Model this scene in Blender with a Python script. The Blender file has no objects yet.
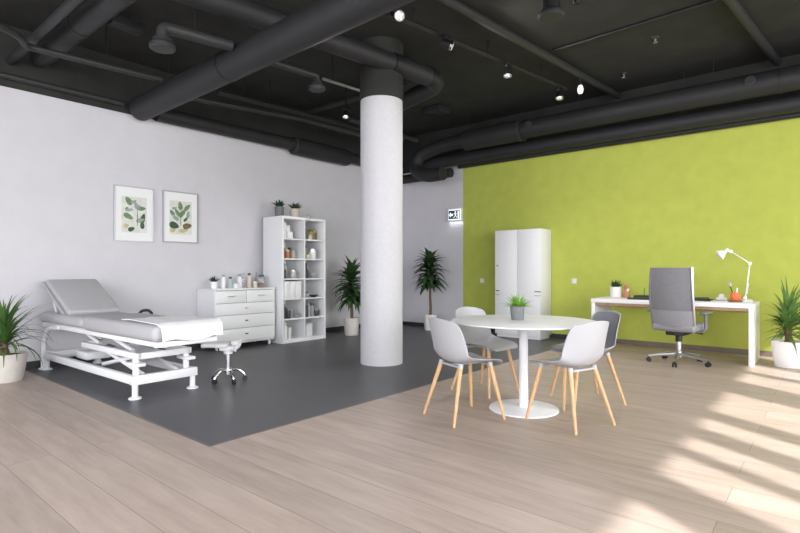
import bpy, bmesh, math, random
from mathutils import Vector, Matrix
R = math.radians
PI = math.pi
scene = bpy.context.scene
COL = scene.collection

# ------------------------------------------------------------------ camera, light, exposure
cam = bpy.data.cameras.new('camera')
cam.sensor_width = 36.0
cam.lens = 36.0 * 515 / 800
cam.shift_y = 4.0 / 800
cam.clip_end = 100
camo = bpy.data.objects.new('camera', cam)
camo.location = (0, 0, 1.15)
camo.rotation_euler = (R(90), 0, math.atan(431 / 515))
COL.objects.link(camo)
scene.camera = camo

scene.view_settings.view_transform = 'Standard'
scene.view_settings.look = 'None'
scene.view_settings.gamma = 1.0
scene.view_settings.exposure = -0.06

world = bpy.data.worlds.new('sky')
scene.world = world
world.use_nodes = True
bg = world.node_tree.nodes['Background']
bg.inputs[0].default_value = (0.80, 0.88, 1.0, 1)
bg.inputs[1].default_value = 1.0

def sun(d, strength, angle, colour):
    l = bpy.data.lights.new('sun', 'SUN')
    l.energy = strength; l.angle = R(angle); l.color = colour
    o = bpy.data.objects.new('sun', l)
    o.rotation_euler = Vector(d).to_track_quat('-Z', 'Y').to_euler()
    o.location = (6, -4, 6)
    COL.objects.link(o)
sun((-0.862, 0.507, -0.742), 8.6, 1.0, (1.0, 0.965, 0.955))

def area(name, loc, d, sx, sy, power, colour):
    l = bpy.data.lights.new(name, 'AREA')
    l.shape = 'RECTANGLE'; l.size = sx; l.size_y = sy
    l.energy = power; l.color = colour
    o = bpy.data.objects.new(name, l)
    o.location = loc
    o.rotation_euler = Vector(d).to_track_quat('-Z', 'Y').to_euler()
    COL.objects.link(o)
# daylight entering through the glazed right wall and the glazed wall behind the camera
area('daylight_right', (3.9, 2.6, 2.5), (-1, 0, -.40), 11, 4.0, 1750, (0.97, 0.98, 1.0))
area('daylight_back', (-1.0, -4.2, 2.7), (0, 1, -.45), 8.0, 4.2, 930, (0.94, 0.96, 1.0))

# ------------------------------------------------------------------ materials
def mat(name, col, rough=0.5, metal=0.0, spec=0.5, var=0.0, scale=20.0, bump=0.0, bscale=None, emit=0.0, alpha=1.0, trans=0.0, ior=1.45, stretch=(1, 1, 1)):
    m = bpy.data.materials.new(name)
    m.use_nodes = True
    nt = m.node_tree; b = nt.nodes['Principled BSDF']
    b.inputs['Base Color'].default_value = (*col, 1)
    b.inputs['Roughness'].default_value = rough
    b.inputs['Metallic'].default_value = metal
    b.inputs['Specular IOR Level'].default_value = spec
    b.inputs['IOR'].default_value = ior
    b.inputs['Transmission Weight'].default_value = trans
    if emit:
        b.inputs['Emission Color'].default_value = (*col, 1)
        b.inputs['Emission Strength'].default_value = emit
    if var or bump:
        tc = nt.nodes.new('ShaderNodeTexCoord'); mp = nt.nodes.new('ShaderNodeMapping')
        mp.inputs['Scale'].default_value = stretch
        nt.links.new(tc.outputs['Object'], mp.inputs['Vector'])
        n = nt.nodes.new('ShaderNodeTexNoise'); n.inputs['Scale'].default_value = scale; n.inputs['Detail'].default_value = 5
        nt.links.new(mp.outputs[0], n.inputs['Vector'])
        if var:
            r = nt.nodes.new('ShaderNodeMapRange')
            r.inputs['From Min'].default_value = 0.3; r.inputs['From Max'].default_value = 0.7
            r.inputs['To Min'].default_value = 1 - var; r.inputs['To Max'].default_value = 1 + var
            nt.links.new(n.outputs['Fac'], r.inputs['Value'])
            mx = nt.nodes.new('ShaderNodeVectorMath'); mx.operation = 'SCALE'
            mx.inputs[0].default_value = col
            nt.links.new(r.outputs[0], mx.inputs['Scale'])
            nt.links.new(mx.outputs[0], b.inputs['Base Color'])
        if bump:
            n2 = n
            if bscale:
                n2 = nt.nodes.new('ShaderNodeTexNoise'); n2.inputs['Scale'].default_value = bscale; n2.inputs['Detail'].default_value = 4
                nt.links.new(mp.outputs[0], n2.inputs['Vector'])
            bp = nt.nodes.new('ShaderNodeBump'); bp.inputs['Strength'].default_value = bump; bp.inputs['Distance'].default_value = 0.01
            nt.links.new(n2.outputs['Fac'], bp.inputs['Height'])
            nt.links.new(bp.outputs[0], b.inputs['Normal'])
    return m

def wood_floor_material():
    m = bpy.data.materials.new('oak_planks'); m.use_nodes = True
    nt = m.node_tree; N = nt.nodes; L = nt.links
    b = N['Principled BSDF']; b.inputs['Roughness'].default_value = 0.42; b.inputs['Specular IOR Level'].default_value = 0.4
    tc = N.new('ShaderNodeTexCoord')
    mp = N.new('ShaderNodeMapping'); mp.inputs['Location'].default_value = (0.4, 0.13, 0)
    L.new(tc.outputs['Object'], mp.inputs['Vector'])
    br = N.new('ShaderNodeTexBrick')
    br.offset = 0.37; br.inputs['Scale'].default_value = 1.0
    br.inputs['Brick Width'].default_value = 9.0; br.inputs['Row Height'].default_value = 0.24
    br.inputs['Mortar Size'].default_value = 0.0018; br.inputs['Mortar Smooth'].default_value = 0.4
    br.inputs['Color1'].default_value = (0.0, 0.0, 0.0, 1); br.inputs['Color2'].default_value = (1, 1, 1, 1); br.inputs['Mortar'].default_value = (0.5, 0.5, 0.5, 1)
    L.new(mp.outputs[0], br.inputs['Vector'])
    mp2 = N.new('ShaderNodeMapping'); mp2.inputs['Scale'].default_value = (1.1, 8, 1)
    L.new(tc.outputs['Object'], mp2.inputs['Vector'])
    addv = N.new('ShaderNodeVectorMath'); addv.operation = 'MULTIPLY_ADD'
    addv.inputs[1].default_value = (7, 3, 5)
    L.new(br.outputs['Color'], addv.inputs[0]); L.new(mp2.outputs[0], addv.inputs[2])
    no = N.new('ShaderNodeTexNoise'); no.inputs['Scale'].default_value = 1.6; no.inputs['Detail'].default_value = 7; no.inputs['Roughness'].default_value = 0.62
    L.new(addv.outputs[0], no.inputs['Vector'])
    cr = N.new('ShaderNodeValToRGB')
    cr.color_ramp.elements[0].position = 0.25; cr.color_ramp.elements[0].color = (0.355, 0.274, 0.228, 1)
    cr.color_ramp.elements[1].position = 0.72; cr.color_ramp.elements[1].color = (0.50, 0.404, 0.346, 1)
    L.new(no.outputs['Fac'], cr.inputs['Fac'])
    # plank to plank tone
    tone = N.new('ShaderNodeMapRange'); tone.inputs['To Min'].default_value = 0.92; tone.inputs['To Max'].default_value = 1.08
    L.new(br.outputs['Color'], tone.inputs['Value'])
    sc = N.new('ShaderNodeVectorMath'); sc.operation = 'SCALE'
    L.new(cr.outputs['Color'], sc.inputs[0]); L.new(tone.outputs[0], sc.inputs['Scale'])
    # knots
    mp3 = N.new('ShaderNodeMapping'); mp3.inputs['Scale'].default_value = (0.9, 2.2, 1)
    L.new(tc.outputs['Object'], mp3.inputs['Vector'])
    vo = N.new('ShaderNodeTexVoronoi'); vo.inputs['Scale'].default_value = 1.1
    L.new(mp3.outputs[0], vo.inputs['Vector'])
    kr = N.new('ShaderNodeMapRange'); kr.inputs['From Min'].default_value = 0.0; kr.inputs['From Max'].default_value = 0.06
    kr.inputs['To Min'].default_value = 0.62; kr.inputs['To Max'].default_value = 1.0
    L.new(vo.outputs['Distance'], kr.inputs['Value'])
    sc2 = N.new('ShaderNodeVectorMath'); sc2.operation = 'SCALE'
    L.new(sc.outputs[0], sc2.inputs[0]); L.new(kr.outputs[0], sc2.inputs['Scale'])
    mix = N.new('ShaderNodeMix'); mix.data_type = 'RGBA'
    L.new(br.outputs['Fac'], mix.inputs['Factor']); L.new(sc2.outputs[0], mix.inputs['A'])
    mix.inputs['B'].default_value = (0.19, 0.145, 0.115, 1)
    L.new(mix.outputs['Result'], b.inputs['Base Color'])
    bp = N.new('ShaderNodeBump'); bp.inputs['Strength'].default_value = 0.12; bp.inputs['Distance'].default_value = 0.004
    L.new(no.outputs['Fac'], bp.inputs['Height']); L.new(bp.outputs[0], b.inputs['Normal'])
    return m

def vinyl_material():
    m = bpy.data.materials.new('dark_vinyl'); m.use_nodes = True
    nt = m.node_tree; N = nt.nodes; L = nt.links
    b = N['Principled BSDF']; b.inputs['Roughness'].default_value = 0.42; b.inputs['Specular IOR Level'].default_value = 0.45
    tc = N.new('ShaderNodeTexCoord')
    br = N.new('ShaderNodeTexBrick'); br.offset = 0.0
    br.inputs['Scale'].default_value = 1.0; br.inputs['Brick Width'].default_value = 1.2; br.inputs['Row Height'].default_value = 1.2
    br.inputs['Mortar Size'].default_value = 0.002
    br.inputs['Color1'].default_value = (0.078, 0.078, 0.086, 1); br.inputs['Color2'].default_value = (0.084, 0.084, 0.092, 1); br.inputs['Mortar'].default_value = (0.045, 0.047, 0.052, 1)
    L.new(tc.outputs['Object'], br.inputs['Vector'])
    n = N.new('ShaderNodeTexNoise'); n.inputs['Scale'].default_value = 3; n.inputs['Detail'].default_value = 6
    L.new(tc.outputs['Object'], n.inputs['Vector'])
    r = N.new('ShaderNodeMapRange'); r.inputs['To Min'].default_value = 0.85; r.inputs['To Max'].default_value = 1.15
    L.new(n.outputs['Fac'], r.inputs['Value'])
    s = N.new('ShaderNodeVectorMath'); s.operation = 'SCALE'
    L.new(br.outputs['Color'], s.inputs[0]); L.new(r.outputs[0], s.inputs['Scale'])
    L.new(s.outputs[0], b.inputs['Base Color'])
    return m

M = {
 'floor': wood_floor_material(), 'vinyl': vinyl_material(),
 'wall': mat('white_plaster', (0.61, 0.595, 0.625), 0.9, spec=0.2, var=0.02, scale=4, bump=0.25, bscale=30),
 'green': mat('lime_green_plaster', (0.445, 0.49, 0.095), 0.85, spec=0.2, var=0.05, scale=5, bump=0.2, bscale=30),
 'column': mat('column_plaster', (0.57, 0.56, 0.58), 0.9, spec=0.2, var=0.03, scale=25, bump=0.45, bscale=60),
 'ceiling': mat('dark_painted_concrete', (0.034, 0.035, 0.032), 0.9, spec=0.25, var=0.14, scale=3, bump=0.2, bscale=25),
 'duct': mat('dark_grey_duct', (0.022, 0.022, 0.0235), 0.55, spec=0.4, var=0.12, scale=6),
 'pipe': mat('dark_grey_pipe', (0.030, 0.030, 0.031), 0.5, spec=0.4),
 'black': mat('black_paint', (0.010, 0.010, 0.011), 0.5),
 'skirt_black': mat('black_skirting', (0.030, 0.030, 0.034), 0.55),
 'skirt_wood': mat('brown_skirting', (0.17, 0.13, 0.10), 0.55, var=0.1, scale=8),
 'white': mat('white_lacquer', (0.80, 0.80, 0.81), 0.35),
 'white_gloss': mat('white_tabletop', (0.88, 0.875, 0.885), 0.4),
 'white_metal': mat('white_powder_coat', (0.80, 0.80, 0.82), 0.35),
 'inner': mat('cabinet_inside', (0.72, 0.72, 0.73), 0.5),
 'gap': mat('shadow_gap_grey', (0.30, 0.30, 0.31), 0.7),
 'shell': mat('pale_grey_plastic', (0.405, 0.405, 0.42), 0.42),
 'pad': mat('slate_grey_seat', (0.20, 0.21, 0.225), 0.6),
 'beech': mat('light_beech', (0.57, 0.345, 0.175), 0.45, var=0.15, scale=9, stretch=(6, 6, 1)),
 'vinyl_pad': mat('grey_leatherette', (0.43, 0.42, 0.435), 0.5, var=0.02, scale=10),
 'vinyl_dark': mat('grey_leatherette_back', (0.34, 0.335, 0.345), 0.55),
 'sheet': mat('white_cotton', (0.86, 0.86, 0.88), 0.85, bump=0.2, scale=18),
 'chrome': mat('chrome', (0.75, 0.75, 0.77), 0.15, metal=1),
 'alu': mat('brushed_aluminium', (0.62, 0.62, 0.63), 0.32, metal=1),
 'rubber': mat('black_plastic', (0.020, 0.020, 0.022), 0.5),
 'grey_plastic': mat('grey_plastic', (0.17, 0.17, 0.18), 0.5),
 'mesh': mat('grey_office_fabric', (0.195, 0.19, 0.205), 0.8, var=0.10, scale=60, bump=0.3, stretch=(0.3, 0.3, 3)),
 'mesh_light': mat('light_grey_office_fabric', (0.265, 0.26, 0.278), 0.8, var=0.08, scale=60),
 'pot_cream': mat('cream_ceramic', (0.66, 0.62, 0.57), 0.5, var=0.05, scale=12),
 'pot_white': mat('white_ceramic', (0.80, 0.78, 0.75), 0.4),
 'pot_grey': mat('grey_concrete_pot', (0.165, 0.165, 0.175), 0.7, var=0.08, scale=25),
 'pot_dark': mat('dark_grey_pot', (0.14, 0.14, 0.15), 0.6),
 'pot_beige': mat('beige_pot', (0.47, 0.42, 0.36), 0.6),
 'soil': mat('potting_soil', (0.035, 0.025, 0.018), 0.95, var=0.3, scale=60, bump=0.6),
 'trunk': mat('brown_cane', (0.16, 0.10, 0.06), 0.85, var=0.25, scale=40, bump=0.5),
 'leaf_dark': mat('dark_green_leaf', (0.022, 0.060, 0.018), 0.42, var=0.35, scale=7),
 'leaf_mid': mat('green_leaf', (0.075, 0.160, 0.036), 0.42, var=0.35, scale=7),
 'leaf_palm': mat('deep_green_leaf', (0.036, 0.085, 0.024), 0.38, var=0.35, scale=7),
 'leaf_yucca': mat('fresh_green_leaf', (0.125, 0.235, 0.060), 0.42, var=0.35, scale=7),
 'leaf_bright': mat('bright_green_leaf', (0.20, 0.42, 0.045), 0.45, var=0.3, scale=15),
 'leaf_succ': mat('deep_green_succulent', (0.022, 0.060, 0.025), 0.5, var=0.3, scale=20),
 'bulb': mat('spot_lens', (0.95, 0.95, 0.95), 0.15, emit=0.8),
 'sign_lit': mat('lit_sign_panel', (0.93, 0.97, 1.0), 0.3, emit=.75),
 'sign_green': mat('sign_dark_green', (0.012, 0.075, 0.070), 0.5),
 'silver': mat('silver_frame', (0.42, 0.42, 0.44), 0.35, metal=0.6),
 'paper': mat('white_mount', (0.80, 0.80, 0.80), 0.7),
 'print': mat('pale_print_paper', (0.66, 0.67, 0.61), 0.8, var=0.10, scale=14),
 'p_green': mat('print_green', (0.16, 0.25, 0.13), 0.8, var=0.3, scale=30),
 'p_dark': mat('print_deep_green', (0.06, 0.10, 0.055), 0.8, var=0.3, scale=30),
 'p_grey': mat('print_grey_green', (0.30, 0.35, 0.32), 0.8, var=0.2, scale=30),
 'p_yellow': mat('print_ochre', (0.52, 0.46, 0.24), 0.8, var=0.2, scale=30),
 'p_brown': mat('print_brown', (0.15, 0.12, 0.06), 0.8, var=0.3, scale=30),
 'apron': mat('oak_apron', (0.38, 0.25, 0.15), 0.5, var=0.15, scale=6),
 'amber': mat('amber_brown', (0.25, 0.10, 0.045), 0.3),
 'terra': mat('terracotta', (0.46, 0.20, 0.12), 0.6),
 'gold': mat('brass_lid', (0.50, 0.40, 0.19), 0.35, metal=0.7),
 'olive': mat('olive_brown_jar', (0.16, 0.13, 0.07), 0.4),
 'greyjar': mat('grey_jar', (0.30, 0.30, 0.32), 0.4),
 'darkjar': mat('charcoal_jar', (0.055, 0.055, 0.062), 0.4),
 'paleglass': mat('pale_frosted_glass', (0.66, 0.68, 0.69), 0.2, trans=0.35),
 'clear': mat('clear_glass', (0.86, 0.90, 0.90), 0.06, trans=0.85),
 'teal': mat('pale_teal_bottle', (0.50, 0.62, 0.60), 0.3, trans=0.3),
 'beige': mat('beige_bottle', (0.62, 0.52, 0.42), 0.4),
 'red': mat('pinkish_red', (0.50, 0.16, 0.12), 0.5),
 'orange': mat('orange_ceramic', (0.78, 0.16, 0.055), 0.4),
 'darkgreen': mat('dark_green_lid', (0.05, 0.13, 0.09), 0.4),
 'cream_jar': mat('pale_yellow_jar', (0.62, 0.60, 0.42), 0.4),
 'pane': mat('window_glass', (1, 1, 1), 0.0, trans=1.0, ior=1.0, spec=0.0),
 'frame': mat('dark_window_frame', (0.06, 0.06, 0.065), 0.4, metal=0.3),
 'socket': mat('white_socket', (0.74, 0.76, 0.66), 0.4),
 'lines': mat('pale_grey_card', (0.62, 0.62, 0.63), 0.6),
}

# ------------------------------------------------------------------ mesh helpers
class MB:
    def __init__(s): s.bm = bmesh.new()
    def box(s, c, d, rot=None, bev=0.0, seg=2):
        r = bmesh.ops.create_cube(s.bm, size=1.0)
        vs = r['verts']
        bmesh.ops.scale(s.bm, vec=d, verts=vs)
        if bev:
            es = list({e for v in vs for e in v.link_edges})
            rr = bmesh.ops.bevel(s.bm, geom=es, offset=bev, segments=seg, affect='EDGES', profile=0.5)
            vs = list({v for f in rr['faces'] for v in f.verts} | {v for v in vs if v.is_valid})
        Mx = Matrix.Translation(c) @ (rot.to_4x4() if rot else Matrix())
        bmesh.ops.transform(s.bm, matrix=Mx, verts=vs)
        return s
    def span(s, a, b, bev=0.0):
        a = Vector(a); b = Vector(b)
        return s.box((a + b) / 2, b - a, None, bev)
    def lathe(s, prof, c=(0, 0, 0), seg=24, rot=None):
        """prof: list of (r, z); closed with fans where r == 0"""
        Mx = Matrix.Translation(c) @ (rot.to_4x4() if rot else Matrix())
        rings = []
        for r, z in prof:
            if r <= 1e-6: rings.append([s.bm.verts.new(Mx @ Vector((0, 0, z)))])
            else: rings.append([s.bm.verts.new(Mx @ Vector((r * math.cos(2 * PI * i / seg), r * math.sin(2 * PI * i / seg), z))) for i in range(seg)])
        for a, b in zip(rings, rings[1:]):
            for i in range(seg):
                j = (i + 1) % seg
                if len(a) == 1 and len(b) == 1: continue
                if len(a) == 1: s.bm.faces.new((a[0], b[j], b[i]))
                elif len(b) == 1: s.bm.faces.new((a[i], a[j], b[0]))
                else: s.bm.faces.new((a[i], a[j], b[j], b[i]))
        return s
    def tube(s, pts, r, seg=12, caps=True):
        pts = [Vector(p) for p in pts]
        rs = r if isinstance(r, (list, tuple)) else [r] * len(pts)
        up = None; rings = []
        for i, p in enumerate(pts):
            t = (pts[min(i + 1, len(pts) - 1)] - pts[max(i - 1, 0)]).normalized()
            if up is None:
                up = Vector((0, 0, 1)) if abs(t.z) < 0.9 else Vector((1, 0, 0))
            side = t.cross(up).normalized(); up = side.cross(t).normalized()
            k = 1.0
            if 0 < i < len(pts) - 1:
                a = (pts[i] - pts[i - 1]).normalized(); b = (pts[i + 1] - pts[i]).normalized()
                k = 1.0 / max(0.6, math.cos(a.angle(b, 0) / 2))
            rings.append([s.bm.verts.new(p + (side * math.cos(2 * PI * q / seg) + up * math.sin(2 * PI * q / seg)) * rs[i]) for q in range(seg)])
        for a, b in zip(rings, rings[1:]):
            for q in range(seg):
                w = (q + 1) % seg
                s.bm.faces.new((a[q], a[w], b[w], b[q]))
        if caps:
            s.bm.faces.new(list(reversed(rings[0]))); s.bm.faces.new(rings[-1])
        return s
    def prism(s, poly, z0, z1, mx=None):
        mx = mx or Matrix()
        a = [s.bm.verts.new(mx @ Vector((x, y, z0))) for x, y in poly]
        b = [s.bm.verts.new(mx @ Vector((x, y, z1))) for x, y in poly]
        n = len(poly)
        s.bm.faces.new(list(reversed(a))); s.bm.faces.new(b)
        for i in range(n):
            j = (i + 1) % n
            s.bm.faces.new((a[i], a[j], b[j], b[i]))
        return s
    def grid(s, P):
        """P[i][j] points"""
        V = [[s.bm.verts.new(p) for p in row] for row in P]
        for i in range(len(V) - 1):
            for j in range(len(V[0]) - 1):
                s.bm.faces.new((V[i][j], V[i + 1][j], V[i + 1][j + 1], V[i][j + 1]))
        return s
    def solidify(s, t):
        bm = s.bm
        bmesh.ops.recalc_face_normals(bm, faces=bm.faces[:])
        bm.normal_update()
        vs = bm.verts[:]; fs = bm.faces[:]
        edge = [e for e in bm.edges if len(e.link_faces) == 1]
        cp = {v: bm.verts.new(v.co - v.normal * t) for v in vs}
        for f in fs: bm.faces.new([cp[v] for v in reversed(f.verts)])
        for e in edge:
            a, b = e.verts
            bm.faces.new((a, b, cp[b], cp[a]))
        return s
    def leaf(s, base, az, el, length, droop, width, seg=6, fold=0.25, tip=0.0):
        base = Vector(base)
        h = Vector((math.cos(az), math.sin(az), 0)); side = Vector((-math.sin(az), math.cos(az), 0))
        p = base.copy(); rows = []
        e = el
        for i in range(seg + 1):
            t = i / seg
            w = width * (0.45 + 0.55 * math.sin(PI * min(1, t * 1.25 + 0.15))) * (1 - t ** 3) * 0.5 + 0.0012
            n = (h * -math.sin(e) + Vector((0, 0, 1)) * math.cos(e))
            rows.append((p + side * w + n * w * fold, p.copy(), p - side * w + n * w * fold))
            d = h * math.cos(e) + Vector((0, 0, 1)) * math.sin(e)
            p = p + d * (length / seg)
            e = el - droop * ((i + 1) / seg) ** 1.3
        s.grid(rows)
        return s
    def build(s, name, m, parent=None, loc=(0, 0, 0), rot=None, sharp=0.6, recalc=True):
        bm = s.bm
        if recalc: bmesh.ops.recalc_face_normals(bm, faces=bm.faces[:])
        for f in bm.faces: f.smooth = True
        for e in bm.edges:
            if len(e.link_faces) == 2 and e.calc_face_angle(0) > sharp: e.smooth = False
        me = bpy.data.meshes.new(name); bm.to_mesh(me); bm.free()
        me.materials.append(M[m] if isinstance(m, str) else m)
        o = bpy.data.objects.new(name, me); COL.objects.link(o)
        o.location = loc
        if rot: o.rotation_euler = rot
        if parent: o.parent = parent
        return o

def bend(pts, r, n=6):
    """round the inner corners of a polyline"""
    pts = [Vector(p) for p in pts]; out = [pts[0]]
    for a, b, c in zip(pts, pts[1:], pts[2:]):
        d1 = (a - b); d2 = (c - b)
        k = min(r, d1.length * 0.49, d2.length * 0.49)
        p = b + d1.normalized() * k; q = b + d2.normalized() * k
        for i in range(n + 1):
            t = i / n
            out.append(p * (1 - t) ** 2 + b * 2 * t * (1 - t) + q * t * t)
    out.append(pts[-1])
    return out

def tag(o, label, cat, group=None):
    o['label'] = label; o['category'] = cat
    if group: o['group'] = group
    return o
def thing(name, label, cat, loc=(0, 0, 0), rz=0.0, group=None):
    o = bpy.data.objects.new(name, None); COL.objects.link(o)
    o.location = loc; o.rotation_euler = (0, 0, rz); o.empty_display_size = 0.1
    return tag(o, label, cat, group)
def struct(o):
    o['kind'] = 'structure'; return o
def dup(root, loc, rz, label, group=None):
    r = root.copy(); COL.objects.link(r)
    r.location = loc; r.rotation_euler = (0, 0, rz); r['label'] = label
    if group: r['group'] = group
    for ch in list(root.children):
        c = ch.copy(); COL.objects.link(c); c.parent = r
        for g in list(ch.children):
            d = g.copy(); COL.objects.link(d); d.parent = c
    return r

# ------------------------------------------------------------------ the setting
WX, GY, RX, BY, CZ = -7.2, 8.42, 3.0, -3.0, 3.95
VX, VY = -3.12, 1.79                      # corner of the dark floor
GE = -5.455                               # where the green paint starts
# wood floor as an L around the dark vinyl
f = MB()
f.span((WX - .2, BY - .2, -.1), (RX + .2, VY, 0)); f.span((VX, VY, -.1), (RX + .2, GY + .2, 0))
struct(f.build('floor', 'floor'))
struct(MB().span((WX - .2, VY, -.1), (VX, GY + .2, 0.0)).build('floor_vinyl', 'vinyl'))
t = MB(); t.span((WX, VY - .012, -.02), (VX + .012, VY + .004, .003)); t.span((VX - .004, VY, -.02), (VX + .012, GY, .003))
struct(t.build('trim_1', mat('grey_edge_strip', (0.16, 0.145, 0.13), 0.4, metal=0.3)))
struct(MB().span((WX - .2, BY - .2, CZ), (RX + .2, GY + .2, CZ + .15)).build('ceiling', 'ceiling'))
struct(MB().span((WX - .2, BY - .2, 0), (WX, GY + .2, 3.24)).build('wall_left', 'wall'))
struct(MB().span((WX - .2, BY - .2, 3.24), (WX, GY + .2, CZ)).build('wall_left_top', 'ceiling'))
struct(MB().span((WX, GY, 0), (GE, GY + .2, 3.2)).build('wall_back', 'wall'))
struct(MB().span((GE, GY, 0), (RX + .2, GY + .2, 3.2)).build('wall_green', 'green'))
struct(MB().span((WX, GY, 3.2), (RX + .2, GY + .2, CZ)).build('wall_back_top', 'ceiling'))
struct(MB().span((WX, BY, 0), (WX + .015, GY, .085)).build('baseboard_left', 'skirt_black'))
struct(MB().span((WX + .015, GY - .015, 0), (VX, GY, .075)).build('baseboard_back', 'skirt_black'))
struct(MB().span((VX, GY - .015, 0), (RX, GY, .075)).build('baseboard_green', 'skirt_wood'))
# glazed right wall: openings (y0, y1), piers between them
OPEN = [(-2.6, -1.75), (-1.45, -0.75), (-0.40, 0.53), (0.95, 1.39), (1.53, 1.83), (2.08, 2.40), (2.64, 3.52), (4.12, 4.70), (4.85, 5.37), (6.0, 6.45), (7.0, 7.5)]
SILL, HEAD = 0.06, 3.4
wr = MB()
wr.span((RX, BY - .2, 0), (RX + .2, GY + .2, SILL)); wr.span((RX, BY - .2, HEAD), (RX + .2, GY + .2, CZ))
ys = [BY - .2] + [v for o in OPEN for v in o] + [GY + .2]
for a, b in zip(ys[0::2], ys[1::2]): wr.span((RX, a, SILL), (RX + .05, b, HEAD))
struct(wr.build('wall_right', 'wall'))
for i, (a, b) in enumerate(OPEN):
    w = MB()
    for c0, c1 in (((a, SILL), (a + .012, HEAD)), ((b - .012, SILL), (b, HEAD)), ((a + .012, SILL), (b - .012, SILL + .03)), ((a + .012, HEAD - .03), (b - .012, HEAD))):
        w.span((RX + .01, c0[0], c0[1]), (RX + .04, c1[0], c1[1]))
    struct(w.build('window_%d' % (i + 1), 'frame'))
wb = MB()
wb.span((WX - .2, BY - .2, 0), (RX, BY, SILL)); wb.span((WX - .2, BY - .2, HEAD), (RX, BY, CZ))
xs = [WX - .2, -6.9, -5.0, -4.8, -2.9, -2.7, -0.8, -0.6, 1.3, 1.5, 2.8, RX]
for a, b in zip(xs[0::2], xs[1::2]): wb.span((a, BY - .12, SILL), (b, BY, HEAD))
struct(wb.build('wall_behind', 'wall'))
# column
struct(MB().lathe([(0, 0), (.262, 0), (.262, 3.25), (0, 3.25)], (-4.30, 4.78, 0), 64).build('column', 'column'))
struct(MB().lathe([(0, 3.25), (.272, 3.25), (.272, CZ), (0, CZ)], (-4.30, 4.78, 0), 64).build('trim_2', 'ceiling'))

# ------------------------------------------------------------------ ceiling services
def flange(p0, p1, f_, r, w=.02):
    p0 = Vector(p0); p1 = Vector(p1); d = (p1 - p0).normalized(); c = p0.lerp(p1, f_)
    return MB().tube([c - d * w, c + d * w], r, 32)
def rod(parent, x, y, z, top=CZ):
    MB().tube([(x, y, z), (x, y, top)], .006, 6).build('hanger_rod', 'black', parent)

d = thing('air_duct', 'thickest round dark duct crossing from the white wall top to the upper edge', 'air duct')
p0, p1 = (-7.06, 3.06, 3.31), (2.8, 2.98, 3.40)
MB().tube([p0, p1], .155, 40).build('duct_body', 'duct', d)
for fr in (.215, .50, .78): flange(p0, p1, fr, .161, .010).build('seam_ring', 'black', d)
MB().lathe([(0, 0), (.135, 0), (.155, .03), (.155, .06)], (-7.11, 3.06, 3.31), 40, Matrix.Rotation(R(90), 3, 'Y')).build('end_cap', 'duct', d)
for x in (-6.3, -3.4, -0.5): rod(d, x, 3.05, 3.46)

d = thing('air_duct', 'short round duct end near the top left corner, beside a thin diagonal pipe', 'air duct')
p0, p1 = (-7.05, 1.92, 3.64), (-4.8, 1.93, 3.64)
MB().tube([p0, p1], .118, 32).build('duct_body', 'duct', d)
for fr in (.55,): flange(p0, p1, fr, .124, .010).build('seam_ring', 'black', d)
MB().lathe([(0, 0), (.09, 0), (.105, .06), (.105, .08)], (-7.12, 1.92, 3.64), 28, Matrix.Rotation(R(90), 3, 'Y')).build('end_cap', 'duct', d)
for x in (-6.0, -5.0): rod(d, x, 1.93, 3.74)

o = MB().tube([(-7.2, 1.655, 3.54), (-5.0, 1.645, 3.54)], .045, 16).build('pipe', 'pipe')
tag(o, 'thin diagonal pipe beside the short duct end in the top left corner', 'pipe')
d = thing('pipe', 'thin bent pipe running under the short duct end up to the thickest duct', 'pipe')
MB().tube(bend([(-5.75, .8, 3.43), (-5.98, 1.36, 3.43), (-6.10, 1.50, 3.43), (-6.28, 1.56, 3.43), (-6.13, 2.893, 3.43)], .1), .034, 14).build('pipe_run', 'pipe', d)
rod(d, -6.19, 2.3, 3.44)
d = thing('pipe', 'thin straight pipe leaving the far side of the thickest duct towards the column', 'pipe')
MB().tube([(-6.45, 3.20, 3.40), (-6.30, 5.2, 3.50), (-6.22, 7.2, 3.50)], .034, 14).build('pipe_run', 'pipe', d)
rod(d, -6.35, 4.6, 3.48)
o = MB().tube([(-7.13, -2.9, 3.36), (-7.13, 2.86, 3.34)], .034, 14).build('pipe', 'pipe'); tag(o, 'thin straight pipe along the white wall top in the left corner', 'pipe')

d = thing('air_duct', 'dark duct hugging the white wall top, widening to a thick sleeve near the column', 'air duct')
MB().tube([(-7.09, 3.27, 3.30), (-7.04, 5.6, 3.30)], .10, 28).build('duct_body', 'duct', d)
MB().lathe([(0, 0), (.12, 0), (.15, .03), (.15, 1.28), (.12, 1.36), (0, 1.36)], (-7.04, 5.55, 3.285), 32, Matrix.Rotation(R(-90), 3, 'X')).build('insulated_sleeve', 'duct', d)
MB().tube([(-7.04, 6.9, 3.30), (-7.02, 8.38, 3.30)], .10, 28).build('duct_tail', 'duct', d)
for y in (4.4, 6.0): rod(d, -7.04, y, 3.38)
d = thing('cable_tray', 'long slim tray beam above the wall duct between big duct and column', 'cable tray')
p = MB(); p.tube([(-6.60, 3.9, 3.66), (-6.42, 5.9, 3.66)], .045, 4); p.build('tray', 'pipe', d)
MB().tube([(-6.50, 5.0, 3.66), (-6.28, 7.6, 3.66)], .03, 12).build('conduit', 'pipe', d)
for y in (4.3, 5.45): rod(d, -6.6 + (y - 3.9) * .09, y, 3.68)

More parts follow.
